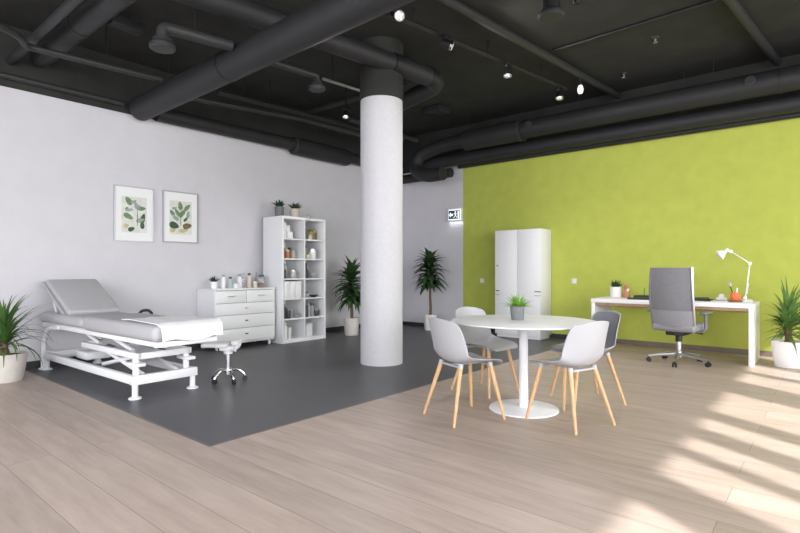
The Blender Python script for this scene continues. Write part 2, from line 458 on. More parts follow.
d = thing('air_duct', 'round duct crossing above the thickest duct and ending in an elbow past the column', 'air duct')
pts = bend([(-4.58, 2.12, 3.72), (-4.45, 3.0, 3.72), (-4.03, 5.0, 3.66), (-3.93, 5.55, 3.62), (-4.75, 5.62, 3.52)], .22, 8)
MB().tube(pts, .115, 28).build('duct_body', 'duct', d)
for a, b in (((-4.08, 4.72, 3.67), (-4.06, 4.84, 3.667)), ((-3.97, 5.32, 3.64), (-3.955, 5.40, 3.635))): MB().tube([a, b], .123, 28).build('seam_ring', 'black', d)
for q in ((-4.42, 2.6), (-4.2, 4.1)): rod(d, q[0], q[1], 3.75)
o = MB().tube([(-6.9, 5.66, 3.82), (-4.6, 5.66, 3.82)], .05, 14).build('pipe', 'pipe'); tag(o, 'dark pipe passing behind the black collar of the white column', 'pipe')

def diffuser(label, a, b, c, r, rd):
    d = thing('air_diffuser', label, 'air diffuser')
    MB().tube(bend([a, b, c], .13, 8), r, 20).build('feed_pipe', 'pipe', d)
    MB().lathe([(0, 0), (r * 1.5, 0), (r * 1.6, -.03), (r * 1.35, -.04), (r * 1.35, -.055), (rd, -.06), (rd, -.085), (rd * .9, -.10), (0, -.105)], c, 28).build('diffuser_disc', 'pipe', d)
    mid = Vector(a).lerp(Vector(b), .55); rod(d, mid.x, mid.y, mid.z)
    return d
diffuser('round ceiling air diffuser on an elbow pipe in front of the thickest duct', (-4.60, 2.872, 3.40), (-4.735, 2.24, 3.40), (-4.735, 2.24, 3.29), .055, .115)
diffuser('round ceiling air diffuser on a thin elbow pipe beside the column collar', (-4.74, 3.19, 3.44), (-4.64, 4.02, 3.44), (-4.64, 4.02, 3.37), .04, .10)

o = MB().box((-5.83, 2.36, 3.80), (.15, .34, .10), Matrix.Rotation(R(4), 3, 'Z'), .01).build('junction_box', 'duct'); 
tag(o, 'flat rectangular box on the ceiling left of the round elbow diffuser', 'box'); rod(o, 0, 0, 0, 0.0) if False else None
MBb = MB().span((-5.86, 2.33, 3.84), (-5.80, 2.39, CZ)); q = MBb.build('bracket', 'black'); q.parent = o

# spot track
def spot(parent_label, x, y, ztrack, aim, face):
    s = thing('spotlight', parent_label, 'spotlight', (x, y, ztrack))
    MB().box((0, 0, -.03), (.05, .13, .05), None, .006).build('adapter', 'black', s)
    a = Vector(aim).normalized()
    c = Vector((.10, -.02, -.075)) if face else Vector((0, 0, -.095))
    MB().tube([(0, 0, -.05), c * .8], .011, 10).build('stem', 'black', s)
    a = Vector(aim).normalized()
    rot = a.to_track_quat('Z', 'Y').to_matrix()
    MB().lathe([(0, -.07), (.03, -.07), (.042, -.03), (.050, .03), (.054, .06), (.050, .06), (.047, .045), (0, .045)], c, 24, rot).build('lamp_head', 'black', s)
    ln = MB().lathe([(.016, .046), (.034, .048), (.047, .060), (.0475, .058), (.034, .0465), (.016, .0455)], c, 24, rot).build('reflector', 'alu', s)
    MB().lathe([(0, .040), (.017, .044), (.017, .054), (.010, .060), (0, .062)], c, 18, rot).build('bulb', 'bulb', s)
    for q in range(4):
        m3 = rot @ Matrix.Rotation(q * PI / 2 + .4, 3, 'Z')
        MB().box(c + m3 @ Vector((.030, 0, .052)), (.020, .014, .006), m3, .002).build('led', 'bulb', s)
    MB().lathe([(.046, .046), (.053, .046), (.053, .068), (.046, .068)], c, 24, rot).build('bezel', 'chrome', s)
    if y < 4.5: return s
    l = bpy.data.lights.new('spot_lamp', 'SPOT'); l.energy = 85; l.spot_size = R(150); l.spot_blend = 1.0; l.shadow_soft_size = .12; l.color = (1.0, .97, .94)
    lo = bpy.data.objects.new('spot_lamp', l); COL.objects.link(lo); lo.parent = s
    lo.location = c + a * .13; lo.rotation_euler = a.to_track_quat('-Z', 'Y').to_euler()
    return s
TZ = 3.76
tr = MB().tube([(-3.50, 3.78, TZ + .02), (-2.93, 7.25, TZ + .02)], .030, 4).build('light_track', 'black'); tag(tr, 'long black spotlight track on the ceiling right of the column', 'light track')
for fr in (.15, .5, .82):
    c = Vector((-3.50, 3.78, 0)).lerp(Vector((-2.93, 7.25, 0)), fr)
    q = MB().tube([(c.x, c.y, TZ + .03), (c.x, c.y, CZ)], .012, 8).build('track_hanger', 'black', tr)
spot('spotlight nearest the thickest duct, its bright lens turned to the camera', -3.40, 3.95, TZ, (.66, -.70, -.40), 1)
spot('spotlight second from the thickest duct, turned sideways so only a lens edge shows', -3.27, 4.72, TZ, (.75, .55, -.40), 0)
spot('spotlight halfway along the black track, facing down', -3.13, 5.86, TZ, (.1, -.25, -.95), 0)
spot('spotlight at the far end of the black track near the green wall', -2.97, 7.1, TZ, (.1, -.3, -.9), 0)
d = thing('spotlight', 'small cluster spotlight on the ceiling next to the far track end', 'spotlight', (-2.68, 7.12, 3.829))
MB().tube([(0, 0, 0), (0, 0, -.10)], .02, 10).build('stem', 'black', d)
MB().lathe([(0, -.21), (.028, -.21), (.040, -.18), (.040, -.14), (.025, -.10), (0, -.10)], (0, 0, 0), 16).build('lens', 'bulb', d)
d = spot('lone spotlight shining between the column and the white wall', -5.63, 5.45, 3.62, (.25, -.3, -.9), 0)
MB().tube([(0, 0, -.02), (0, 0, CZ - 3.62)], .012, 8).build('stem', 'black', d)
o = MB().tube([(-5.02, 4.45, 3.62), (-4.93, 5.35, 3.62)], .02, 8).build('conduit', 'silver'); tag(o, 'short pale metal conduit strip just left of the column collar', 'conduit')
for y in (4.6, 5.2): q = MB().tube([(-5.0 + (y - 4.6) * .1, y, 3.62), (-5.0 + (y - 4.6) * .1, y, CZ)], .006, 6).build('hanger_rod', 'black', o)

o = MB().tube([(-3.12, 2.9, 3.88), (-2.55, 8.35, 3.88)], .05, 16).build('pipe', 'pipe'); tag(o, 'straight dark pipe running parallel to and right of the spotlight track', 'pipe')
o = MB().tube([(-.95, 4.6, 3.88), (-.54, 8.35, 3.88)], .05, 16).build('pipe', 'pipe'); tag(o, 'dark ceiling pipe at the top right, meeting the thin black cable', 'pipe')
o = MB().tube([(-2.70, 6.24, 3.93), (-.845, 6.15, 3.93)], .018, 8).build('cable', 'black'); tag(o, 'thin black cable fixed straight across the ceiling between two pipes', 'cable')
d = thing('speaker', 'black round ceiling speaker hanging beyond the spotlight track at the top edge', 'speaker', (-2.05, 4.70, CZ))
MB().lathe([(0, 0), (.085, 0), (.085, -.32), (0, -.32)], (0, 0, 0), 28).build('housing', 'black', d)
MB().lathe([(0, -.32), (.10, -.32), (.125, -.35), (.125, -.37), (.11, -.385), (0, -.39)], (0, 0, 0), 28).build('grille', 'pipe', d)
d = thing('camera_sensor', 'tiny black ceiling sensor right of the round hanging speaker', 'sensor', (-1.86, 4.85, CZ))
MB().box((0, 0, -.11), (.06, .06, .22), None, .01).build('housing', 'black', d)
MB().lathe([(0, -.27), (.03, -.26), (.035, -.23), (.02, -.21), (0, -.21)], (0, 0, 0), 12).build('dome', 'black', d)
for x, y, lab in ((-2.26, 7.66, 'small sprinkler head on the ceiling above the office chair'), (-1.62, 6.72, 'small sprinkler head on the ceiling right of the far spotlights')):
    d = thing('sprinkler', lab, 'sprinkler', (x, y, CZ))
    MB().lathe([(0, 0), (.05, 0), (.045, -.012), (0, -.012)], (0, 0, 0), 16).build('rose', 'pipe', d)
    MB().lathe([(0, -.012), (.012, -.012), (.012, -.05), (.028, -.055), (.028, -.06), (0, -.06)], (0, 0, 0), 14).build('head', 'grey_plastic', d)
o = MB().box((-5.20, 7.2, 3.90), (.34, .34, .10), None, .01).build('junction_box', 'duct'); tag(o, 'square dark box on the ceiling between the column and the duct elbow', 'box')

# ducts along the green wall
d = thing('air_duct', 'upper long duct along the green wall ending in a bent elbow', 'air duct')
MB().tube([(-4.0, 7.92, 3.50), (2.9, 7.92, 3.50)], .15, 36).build('duct_body', 'duct', d)
MB().lathe([(0, 0), (.15, 0), (.178, .02), (.178, 1.06), (.155, 1.14), (0, 1.14)], (-5.10, 7.92, 3.50), 36, Matrix.Rotation(R(90), 3, 'Y')).build('insulated_sleeve', 'duct', d)
MB().lathe([(.16, 0), (.19, 0), (.19, .06), (.16, .06)], (-4.0, 7.92, 3.50), 36, Matrix.Rotation(R(90), 3, 'Y')).build('joint_ring', 'alu' if False else 'pipe', d)
MB().tube(bend([(-5.05, 7.92, 3.50), (-5.62, 7.92, 3.50), (-6.12, 7.86, 3.36), (-6.16, 7.80, 3.08), (-5.86, 7.76, 2.93), (-5.45, 7.74, 2.93)], .22, 8), .125, 28).build('elbow', 'duct', d)
for x in (-.78, -3.78): MB().lathe([(0, 0), (.060, 0), (.060, .03), (.045, .035), (.045, .03), (0, .03)], (x, 7.785, 3.53), 24, Matrix.Rotation(R(90), 3, 'X')).build('access_cap', 'pipe', d)
MB().tube([(-.5, 7.92, 3.5), (-.47, 7.92, 3.5)], .156, 36).build('seam_ring', 'black', d)
for x in (-5.0, -3.0, -1.2): rod(d, x, 7.92, 3.6)
d = thing('air_duct', 'lower long duct along the top of the green wall, below the capped one', 'air duct')
MB().tube([(-6.4, 8.16, 3.245), (2.9, 8.16, 3.245)], .105, 32).build('duct_body', 'duct', d)
for x in (-4.6, -1.6, 1.0): rod(d, x, 8.16, 3.3)
o = MB().tube([(-5.5, 8.34, 3.155), (2.9, 8.34, 3.155)], .045, 16).build('pipe', 'duct'); tag(o, 'thin pipe lying along the very top of the green wall paint', 'pipe')
o = MB().tube([(-7.1, 8.30, 3.05), (-5.65, 8.30, 3.05)], .09, 20).build('pipe', 'duct'); tag(o, 'thick dark pipe stub behind the bent duct elbow, above the palm', 'pipe')
o = MB().tube([(-5.86, 5.75, 3.55), (-5.86, 7.5, 3.55)], .04, 14).build('pipe', 'pipe'); rod(o, -5.86, 6.6, 3.57); tag(o, 'dark pipe running past the back of the column to the duct elbow', 'pipe')

# ------------------------------------------------------------------ bed
bed = thing('treatment_table', 'grey padded height adjustable treatment bed with raised backrest on white steel frame', 'bed', (-4.79, 2.30, 0), R(1.5))
W = .33
def pad(x0, x1, y0, y1, z0, z1, b=.035):
    return MB().box(((x0 + x1) / 2, (y0 + y1) / 2, (z0 + z1) / 2), (x1 - x0, y1 - y0, z1 - z0), None, b, 4)
m1 = pad(-1.0, .50, -W - .03, .255, .545, .69, .05).build('leg_cushion', 'vinyl_pad', bed)
m2 = pad(-2.22, -1.008, -W - .03, .255, .56, .672, .045).build('head_cushion', 'vinyl_pad', bed)
MB().span((-2.2, -W + .03, .515), (.46, .22, .562)).build('base_board', 'white_metal', bed)
MB().box((.455, -.05, .525), (.05, .57, .045), None, .006).build('end_rail', 'white_metal', bed)
MB().box((-.9, -W + .03, .525), (2.7, .035, .045), None, .006).build('side_rail', 'white_metal', bed)
MB().box((-.9, .215, .525), (2.7, .035, .045), None, .006).build('side_rail', 'white_metal', bed)
# backrest: tilted slab from (-1.62, .72) to (-2.3, 1.05)
ang = math.atan2(.335, -.66)
rot = Matrix.Rotation(-ang + PI, 3, 'Y')
rotb = Matrix.Rotation(math.atan2(.335, .66), 3, 'Y')
br = MB().box((-1.833, -.04, .855), (.76, .54, .062), rotb, .026, 4).build('backrest', 'vinyl_pad', bed)
bb = MB().box((-1.972, -.04, .826), (.78, .53, .05), rotb, .015).build('backrest_board', 'vinyl_pad', br)
for s in (-1, 1): MB().tube([(-1.98, s * .22 - .04, .67), (-2.10, s * .22 - .04, .86)], .014, 10).build('backrest_strut', 'white_metal', br)
# base frame
for s, y in ((-1, -.29), (1, .27)):
    MB().box((-1.15, y, .165), (2.36, .05, .075), None, .006).build('base_rail', 'white_metal', bed)
for x in (.0, -2.2): MB().box((x, -.01, .165), (.07, .62, .08), None, .006).build('base_crossbar', 'white_metal', bed)
for x in (0.0, -2.2):
    for y in (-.285, .265):
        l = MB().lathe([(0, 0.012), (.026, .012), (.026, .15), (0, .15)], (x, y, 0), 18).build('foot', 'white_metal', bed)
        MB().lathe([(0, 0), (.055, 0), (.055, .010), (.03, .022), (0, .022)], (x, y, 0), 20).build('foot_pad', 'white_metal', l)
# curved head-end tubes
for y in (-.30, .28):
    MB().tube(bend([(-2.27, y, .02), (-2.27, y, .26), (-2.16, y, .48), (-1.75, y, .52)], .18, 8), .028, 14).build('curved_leg', 'white_metal', bed)
    MB().lathe([(0, 0), (.05, 0), (.05, .01), (.03, .02), (0, .02)], (-2.27, y, 0), 18).build('foot_pad', 'white_metal', bed.children[-1] if False else bed)
# lifting carriage and scissor arms
car = MB()
for y in (-.25, .23): car.box((-.62, y, .375), (1.25, .045, .055), None, .005)
for x in (-.02, -1.22): car.box((x, -.01, .375), (.05, .50, .055), None, .005)
car.build('lift_carriage', 'white_metal', bed)
for y in (-.17, .15):
    for (xa, za, xb, zb) in ((-.10, .19, -1.05, .36), (-.95, .19, -.15, .36), (-1.05, .39, -1.55, .52), (-.30, .39, -.95, .52)):
        MB().tube([(xa, y, za), (xb, y, zb)], .020, 10).build('scissor_arm', 'white_metal', bed)
for y in (-.25, .23):
    MB().tube([(-.06, y, .20), (-.06, y, .36)], .028, 14).build('lift_column', 'white_metal', bed)
    MB().box((-.06, y, .30), (.20, .09, .03), None, .006).build('lift_bracket', 'white_metal', bed)
MB().tube([(-.75, -.02, .28), (-1.55, -.02, .36)], .035, 16).build('lift_motor', 'grey_plastic', bed)
MB().box((-.55, -.01, .335), (.9, .40, .02), None, .004).build('lower_tray', 'white_metal', bed)
MB().box((-1.62, -.01, .205), (.30, .26, .09), None, .02).build('motor_housing', 'white_metal', bed)
# black holder on the far side
MB().tube(bend([(-1.12, .22, .60), (-1.12, .29, .70), (-.98, .30, .715), (-.86, .29, .68), (-.86, .25, .58)], .05, 5), .016, 12).build('side_handle', 'rubber', bed)
# sheet over the foot end
sh = MB()
P = []
U = [(-.18, .694), (0, .697), (.2, .696), (.40, .695), (.47, .692), (.502, .672), (.515, .63), (.518, .58), (.520, .555)]
n = 14
for i, (x, z) in enumerate(U):
    row = []
    for j in range(n + 1):
        v = j / n
        y0 = -.325 + (.02 if i > 4 else 0)
        y = y0 + (.262 - y0) * v
        wob = .004 * math.sin(v * 17 + i) + .003 * math.sin(v * 31 + i * 2)
        xx = x + (.05 * math.sin(v * 3.0) - .10 * v if i == 0 else 0)
        if i < 5: row.append((xx, y, z + .012 + wob))
        else: row.append((x + .014 + wob, y, z + (.012 * math.sin(v * 9) if i == 8 else 0)))
    P.append(row)
sh.grid(P).solidify(.006)
so = sh.build('sheet', 'sheet'); so.location = (-4.79, 2.30, 0); so.rotation_euler = (0, 0, R(1.5))
tag(so, 'white sheet draped over the foot end of the grey treatment bed', 'sheet')

# ------------------------------------------------------------------ rolling stool
st = thing('rolling_stool', 'small white stool on chrome five-star base with black casters beside the bed', 'stool', (-4.79, 2.95, 0), R(40))
MB().lathe([(0, .30), (.024, .30), (.024, .13), (.034, .13), (.034, .08), (0, .08)], (0, 0, 0), 18).build('gas_column', 'chrome', st)
for k in range(5):
    a = 2 * PI * k / 5 + .35
    c, s = math.cos(a), math.sin(a)
    MB().tube(bend([(0.02 * c, .02 * s, .115), (.10 * c, .10 * s, .125), (.155 * c, .155 * s, .075), (.165 * c, .165 * s, .05)], .06, 5), .013, 10).build('star_leg', 'chrome', st)
    w = MB().tube([(.165 * c - s * .014, .165 * s + c * .014, .026), (.165 * c + s * .014, .165 * s - c * .014, .026)], .026, 16)
    w.tube([(.165 * c, .165 * s, .03), (.165 * c, .165 * s, .062)], .010, 8).build('caster', 'rubber', st)
MB().box((-.11, 0, .385), (.27, .25, .045), None, .02, 3).build('seat', 'white', st)
MB().box((.0, 0, .35), (.15, .14, .05), None, .012).build('seat_mechanism', 'white_metal', st)
MB().lathe([(0, .29), (.045, .29), (.05, .34), (0, .345)], (0, 0, 0), 16).build('collar', 'white_metal', st)
MB().tube(bend([(.02, 0, .345), (.10, 0, .35), (.12, 0, .42)], .04, 5), .022, 10).build('side_bracket', 'white_metal', st)
MB().box((.085, 0, .41), (.07, .17, .055), None, .02, 3).build('side_cushion', 'white', st)
MB().tube([(.05, -.06, .345), (.11, -.10, .335)], .012, 8).build('lever', 'white_metal', st)

# ------------------------------------------------------------------ dresser
dr = thing('dresser', 'white five-drawer chest with small knobs, holding bottles, by the white wall', 'dresser', (-6.94, 4.43, 0))
hw = .512; D0, D1 = -.252, .24
b = MB(); b.span((D0, -hw, .075), (D1 - .02, hw, .095)); b.span((D0, -hw, .095), (D1 - .02, -hw + .02, .86)); b.span((D0, hw - .02, .095), (D1 - .02, hw, .86)); b.span((D0, -hw + .02, .095), (D0 + .02, hw - .02, .86))
b.build('body', 'white', dr)
MB().span((D0 + .03, -hw + .03, .10), (D1 - .035, hw - .03, .855)).build('carcass', 'gap', dr)
MB().span((D0, -hw - .01, .86), (D1, hw + .01, .885), .003).build('top_panel', 'white', dr)
rows = [(.675, .852, 2), (.500, .668, 1), (.300, .493, 1), (.105, .293, 1)]
for z0, z1, n in rows:
    w = (2 * hw) / n
    for k in range(n):
        y0 = -hw + k * w
        dw = MB().span((D1 - .021, y0 + .004, z0), (D1, y0 + w - .004, z1), .002).build('drawer', 'white', dr)
        zc = (z0 + z1) / 2
        if n == 2: MB().box((D1 + .010, y0 + w / 2, zc + .01), (.018, .12, .014), None, .004).build('handle', 'alu', dw)
        else: MB().box((D1 + .010, 0.0, zc + .01), (.018, .05, .02), None, .005).build('knob', 'grey_plastic' if z0 < .45 else 'alu', dw)
for x in (D0 + .05, D1 - .06):
    for y in (-hw + .06, hw - .06): MB().lathe([(0, 0), (.016, 0), (.024, .075), (0, .075)], (x, y, 0), 14).build('foot', 'white', dr)

# ------------------------------------------------------------------ small vessels
def bottle(label, x, y, z, r, h, body, cap, neck=.4, cat='bottle', capm=None, group=None, name='bottle', shoulder=.68, capf=.16):
    """r body radius, h total height; neck = neck radius share"""
    if x > -6.81 and z < 2: h = min(h * 1.18, .268)
    b = thing(name, label, cat, (x, y, z), 0, group)
    hs = h * shoulder; ht = h * (1 - capf); rn = r * neck
    MB().lathe([(0, 0), (r * .94, 0), (r, .006), (r, hs), (r * .9, hs + (ht - hs) * .35), (rn, hs + (ht - hs) * .75), (rn, ht), (0, ht)], (0, 0, 0), 20).build('body', body, b)
    if cap: MB().lathe([(0, ht), (rn * 1.25, ht), (rn * 1.25, h - .004), (rn * 1.1, h), (0, h)], (0, 0, 0), 18).build('cap', cap, b)
    return b
def jar(label, x, y, z, r, h, body, lid, group=None, name='jar', cat='jar'):
    if x > -6.81 and z < 2: h = min(h * 1.18, .268)
    b = thing(name, label, cat, (x, y, z), 0, group)
    hb = h * .80
    MB().lathe([(0, 0), (r * .92, 0), (r, .008), (r, hb * .9), (r * .88, hb), (0, hb)], (0, 0, 0), 22).build('body', body, b)
    if lid: MB().lathe([(0, hb), (r * .95, hb), (r * .95, h - .005), (r * .88, h), (0, h)], (0, 0, 0), 22).build('lid', lid, b)
    return b
def succulent(label, x, y, z, r, h, potm, leafm, n, ll, lw, seed, el=(.6, 1.5), droop=.3, name='potted_succulent', cat='potted plant', taper=.85):
    random.seed(seed)
    p = thing(name, label, cat, (x, y, z))
    MB().lathe([(0, 0), (r * taper, 0), (r, h), (r * .9, h), (r * .86, h * .86), (0, h * .86)], (0, 0, 0), 26).build('pot', potm, p)
    MB().lathe([(0, h * .80), (r * .87, h * .80), (r * .87, h * .88), (0, h * .90)], (0, 0, 0), 20).build('soil', 'soil', p)
    f = MB()
    for i in range(n):
        a = random.uniform(0, 2 * PI); e = random.uniform(*el); q = random.uniform(0, r * .55)
        f.leaf((q * math.cos(a), q * math.sin(a), h * .88), a + random.uniform(-.4, .4), e, ll * random.uniform(.7, 1.1), droop * random.uniform(.5, 1.4), lw, 4, .35)
    f.build('foliage', leafm, p, recalc=False)
    return p

DT = .886; DX = -6.90
succulent('small dark succulent in a pale pot at the left end of the chest top', DX, 4.02, DT, .05, .10, 'white', 'leaf_succ', 34, .10, .028, 3)
bottle('slim white bottle with a grey cap, second thing from the succulent end', DX, 4.17, DT, .033, .205, 'white', 'greyjar', .5)
bottle('pale teal bottle with a purplish dark cap on the chest', DX + .05, 4.255, DT, .032, .17, 'teal', 'darkjar', .55)
jar('shortest white jar on the chest top, between teal and tall white bottles', DX + .08, 4.33, DT, .035, .085, 'white', 'paleglass')
bottle('tall white bottle with a grey pump cap in the middle of the chest', DX, 4.44, DT, .036, .21, 'white', 'greyjar', .5)
bottle('see-through glass bottle right of the tall white bottle', DX - .05, 4.53, DT, .036, .225, 'clear', 'paleglass', .45)
bottle('beige bottle with a dark round stopper on the chest', DX, 4.61, DT, .034, .225, 'beige', 'darkjar', .55)
jar('small cream jar in front of the beige stoppered bottle', DX + .08, 4.665, DT, .030, .095, 'cream_jar', 'white')
d = thing('reed_diffuser', 'slender dark stick bottle between the cream jar and the green-lidded jar', 'reed diffuser', (DX, 4.73, DT))
MB().lathe([(0, 0), (.018, 0), (.018, .06), (.008, .075), (.008, .09), (0, .09)], (0, 0, 0), 14).build('bottle', 'darkjar', d)
MB().tube([(0, 0, .08), (.004, .006, .235)], .004, 6).build('reed', 'rubber', d)
d = jar('clear jar with a green lid and reddish contents at the right end of the chest', DX, 4.83, DT, .045, .20, 'clear', 'darkgreen')
MB().lathe([(0, .006), (.038, .006), (.038, .07), (0, .08)], (0, 0, 0), 16).build('contents', 'red', d)
MB().lathe([(0, .0), (.018, .0), (.018, .12), (0, .12)], (.02, .012, .07), 12).build('white_roll', 'white', d)

# ------------------------------------------------------------------ bookcase
bc = thing('bookcase', 'tall white open shelf unit, two compartments wide and six high', 'bookcase', (-6.82, 5.445, 0))
bw, bh, bd0, bd1 = .452, 2.01, -.26, .24
sd = MB()
MB().span((bd0, -bw, 0), (bd1, -bw + .035, bh), .002).build('side_panel', 'white', bc)
MB().span((bd0, bw - .035, 0), (bd1, bw, bh), .002).build('side_panel', 'white', bc)
MB().span((bd0, -bw + .035, bh - .04), (bd1, bw - .035, bh), .002).build('top_panel', 'white', bc)
MB().span((bd0, -bw + .035, 0), (bd1, bw - .035, .055), .002).build('bottom_panel', 'white', bc)
MB().span((bd0, -bw + .035, .055), (bd0 + .012, bw - .035, bh - .04)).build('back_panel', 'inner', bc)
zs = [.055 + (bh - .095) * k / 6 for k in range(7)]
for k in range(1, 6): MB().span((bd0 + .012, -bw + .035, zs[k] - .011), (bd1 - .002, bw - .035, zs[k] + .011)).build('shelf', 'white', bc)
for k in range(6):
    a = zs[k] + (.011 if k else 0); c = zs[k + 1] - (.011 if k < 5 else 0)
    MB().span((bd0 + .012, -.011, a), (bd1 - .002, .011, c)).build('divider', 'white', bc)
def cell(row, colm):   # row 1 = top; returns floor z and left y
    k = 6 - row
    return zs[k] + (.012 if k else .001), 5.445 + (-.416 if colm == 0 else .012)
SX = -6.72
z, y = cell(1, 0)
o = MB().box((SX, y + .055, z + .125), (.18, .055, .25), None, .004).build('box_file', 'white'); tag(o, 'upright white box file in the top left compartment of the shelf unit', 'box file')
o = MB().lathe([(0, 0), (.062, 0), (.065, .02), (.06, .11), (0, .115)], (SX, y + .20, z), 22).build('towel_roll', 'sheet'); tag(o, 'lower white towel roll in the top left compartment', 'towel')
o = MB().lathe([(0, 0), (.045, 0), (.05, .02), (.045, .10), (0, .105)], (SX, y + .165, z + .113), 22).build('towel_roll', 'sheet'); tag(o, 'upper white towel roll stacked on another beside the box file', 'towel')
z, y = cell(1, 1)
bottle('dark olive bottle at the left of the top right compartment', SX + .05, y + .055, z, .030, .20, 'olive', 'darkjar')
jar('small brass-lidded jar beside the dark olive bottle', SX + .10, y + .13, z, .032, .075, 'cream_jar', 'gold')
jar('golden lantern-like jar in the top right compartment', SX, y + .225, z, .045, .15, 'gold', 'olive')
jar('brown jar at the right of the top right compartment', SX - .04, y + .33, z, .048, .14, 'olive', 'gold')
z, y = cell(2, 0)
bottle('reddish brown bottle in the second compartment down on the left', SX + .06, y + .045, z, .028, .19, 'amber', 'darkjar')
jar('orange terracotta jar beside the reddish brown bottle', SX + .06, y + .12, z, .034, .115, 'terra', 'beige')
jar('dark olive jar in the second compartment down on the left', SX + .02, y + .20, z, .030, .15, 'olive', 'darkjar')
jar('beige grey jar right of the dark olive jar', SX, y + .28, z, .040, .135, 'pot_beige', 'greyjar')
z, y = cell(2, 1)
o = MB().box((SX - .08, y + .09, z + .14), (.06, .12, .28), None, .004).build('box_file', 'pot_white'); tag(o, 'pale upright card box at the back of the second right compartment', 'box')
jar('dark lidded jar in front of the pale card box', SX + .02, y + .075, z, .040, .19, 'greyjar', 'darkjar')
jar('pale yellow jar at the front of the second right compartment', SX + .14, y + .06, z, .035, .07, 'cream_jar', 'gold')
jar('shiny white canister with a silver lid in the second right compartment', SX + .08, y + .20, z, .060, .145, 'white', 'alu')
z, y = cell(3, 0)
bottle('short dark grey bottle in the third compartment down on the left', SX + .08, y + .05, z, .030, .15, 'darkjar', 'greyjar')
bottle('tall pale glass bottle in the third compartment down on the left', SX, y + .12, z, .034, .255, 'paleglass', 'white')
jar('round pale glass jar with a silver lid, third compartment left', SX + .08, y + .23, z, .048, .12, 'paleglass', 'alu')
z, y = cell(3, 1)
bottle('dark cone-shaped bottle in the third compartment down on the right', SX + .08, y + .06, z, .045, .21, 'darkjar', 'darkjar', .3, shoulder=.3)
bottle('tall frosted bottle behind the dark cone-shaped bottle', SX - .02, y + .13, z, .034, .26, 'paleglass', 'greyjar')
o = MB().lathe([(0, 0), (.03, 0), (.06, .035), (.056, .035), (.03, .006), (0, .006)], (SX + .06, y + .215, z), 22).build('bowl', 'greyjar'); tag(o, 'lower grey bowl stacked beside the dark cone-shaped bottle', 'bowl')
o = MB().lathe([(0, 0), (.03, 0), (.062, .05), (.058, .05), (.03, .006), (0, .006)], (SX + .06, y + .215, z + .036), 22).build('bowl', 'paleglass'); tag(o, 'upper pale bowl stacked beside the dark cone-shaped bottle', 'bowl')
z, y = cell(4, 0)
for k in range(3):
    o = MB().box((SX + .02, y + .062 + k * .110, z + .135), (.26, .106, .27), None, .004).build('storage_box', 'white'); tag(o, ('white storage box at the left of three, fourth compartment down', 'middle white storage box of three, fourth compartment down', 'white storage box nearest the divider, fourth compartment down')[k], 'box')
z, y = cell(4, 1)
bottle('pale bottle in the fourth compartment down on the right', SX, y + .09, z, .034, .20, 'paleglass', 'white')
jar('grey lidded jar beside the pale bottle, fourth right compartment', SX + .10, y + .07, z, .034, .08, 'greyjar', 'darkjar')
o = MB().lathe([(0, 0), (.04, 0), (.085, .04), (.08, .04), (.04, .006), (0, .006)], (SX + .08, y + .22, z), 22).build('bowl', 'darkjar'); tag(o, 'wide shallow dark bowl in the fourth compartment down on the right', 'bowl')
z, y = cell(5, 0)
bottle('dark grey bottle at the left of the fifth compartment down', SX + .08, y + .05, z, .034, .20, 'darkjar', 'greyjar')
jar('dark jar second from the left in the fifth compartment down', SX + .08, y + .13, z, .036, .14, 'darkjar', 'greyjar')
jar('grey jar in the middle of the fifth left compartment', SX + .04, y + .215, z, .036, .13, 'greyjar', 'paleglass')
o = MB().lathe([(0, 0), (.04, 0), (.07, .06), (.065, .06), (.04, .006), (0, .006)], (SX + .06, y + .312, z), 22).build('bowl', 'greyjar'); tag(o, 'grey bowl at the right of the fifth left compartment', 'bowl')
z, y = cell(5, 1)
jar('charcoal jar at the left of the fifth right compartment', SX + .10, y + .05, z, .036, .17, 'darkjar', 'darkjar')
bottle('frosted bottle between two charcoal jars in the fifth right compartment', SX + .06, y + .13, z, .030, .22, 'paleglass', 'greyjar')
jar('charcoal jar at the middle of the fifth right compartment', SX + .06, y + .205, z, .036, .19, 'greyjar', 'darkjar')
jar('low charcoal jar at the right of the fifth right compartment', SX + .06, y + .30, z, .045, .10, 'darkjar', 'greyjar')
z, y = cell(6, 0)
bottle('white bottle in the bottom left compartment', SX + .06, y + .075, z, .040, .235, 'white', 'white', .5)
o = MB().box((SX, y + .17, z + .09), (.14, .06, .18), None, .004).build('carton', 'lines'); tag(o, 'pale carton beside the white bottle in the bottom left compartment', 'carton')
z, y = cell(6, 1)
o = MB().box((SX + .02, y + .12, z + .11), (.16, .13, .22), None, .005).build('carton', 'inner'); tag(o, 'pale carton in the bottom right compartment', 'carton')
succulent('green plant in a dark grey pot on top of the shelf unit', -6.82, 5.115, 2.011, .078, .165, 'pot_dark', 'leaf_succ', 70, .135, .034, 11, (.8, 1.5), .7, 'potted_plant')
succulent('spreading green plant in a beige pot on top of the shelf unit', -6.80, 5.415, 2.011, .088, .155, 'pot_beige', 'leaf_dark', 80, .14, .034, 12, (.7, 1.5), .8, 'potted_plant')
jar('tiny clear glass jar alone on top of the shelf unit', -6.74, 5.66, 2.011, .035, .07, 'clear', 'paleglass')

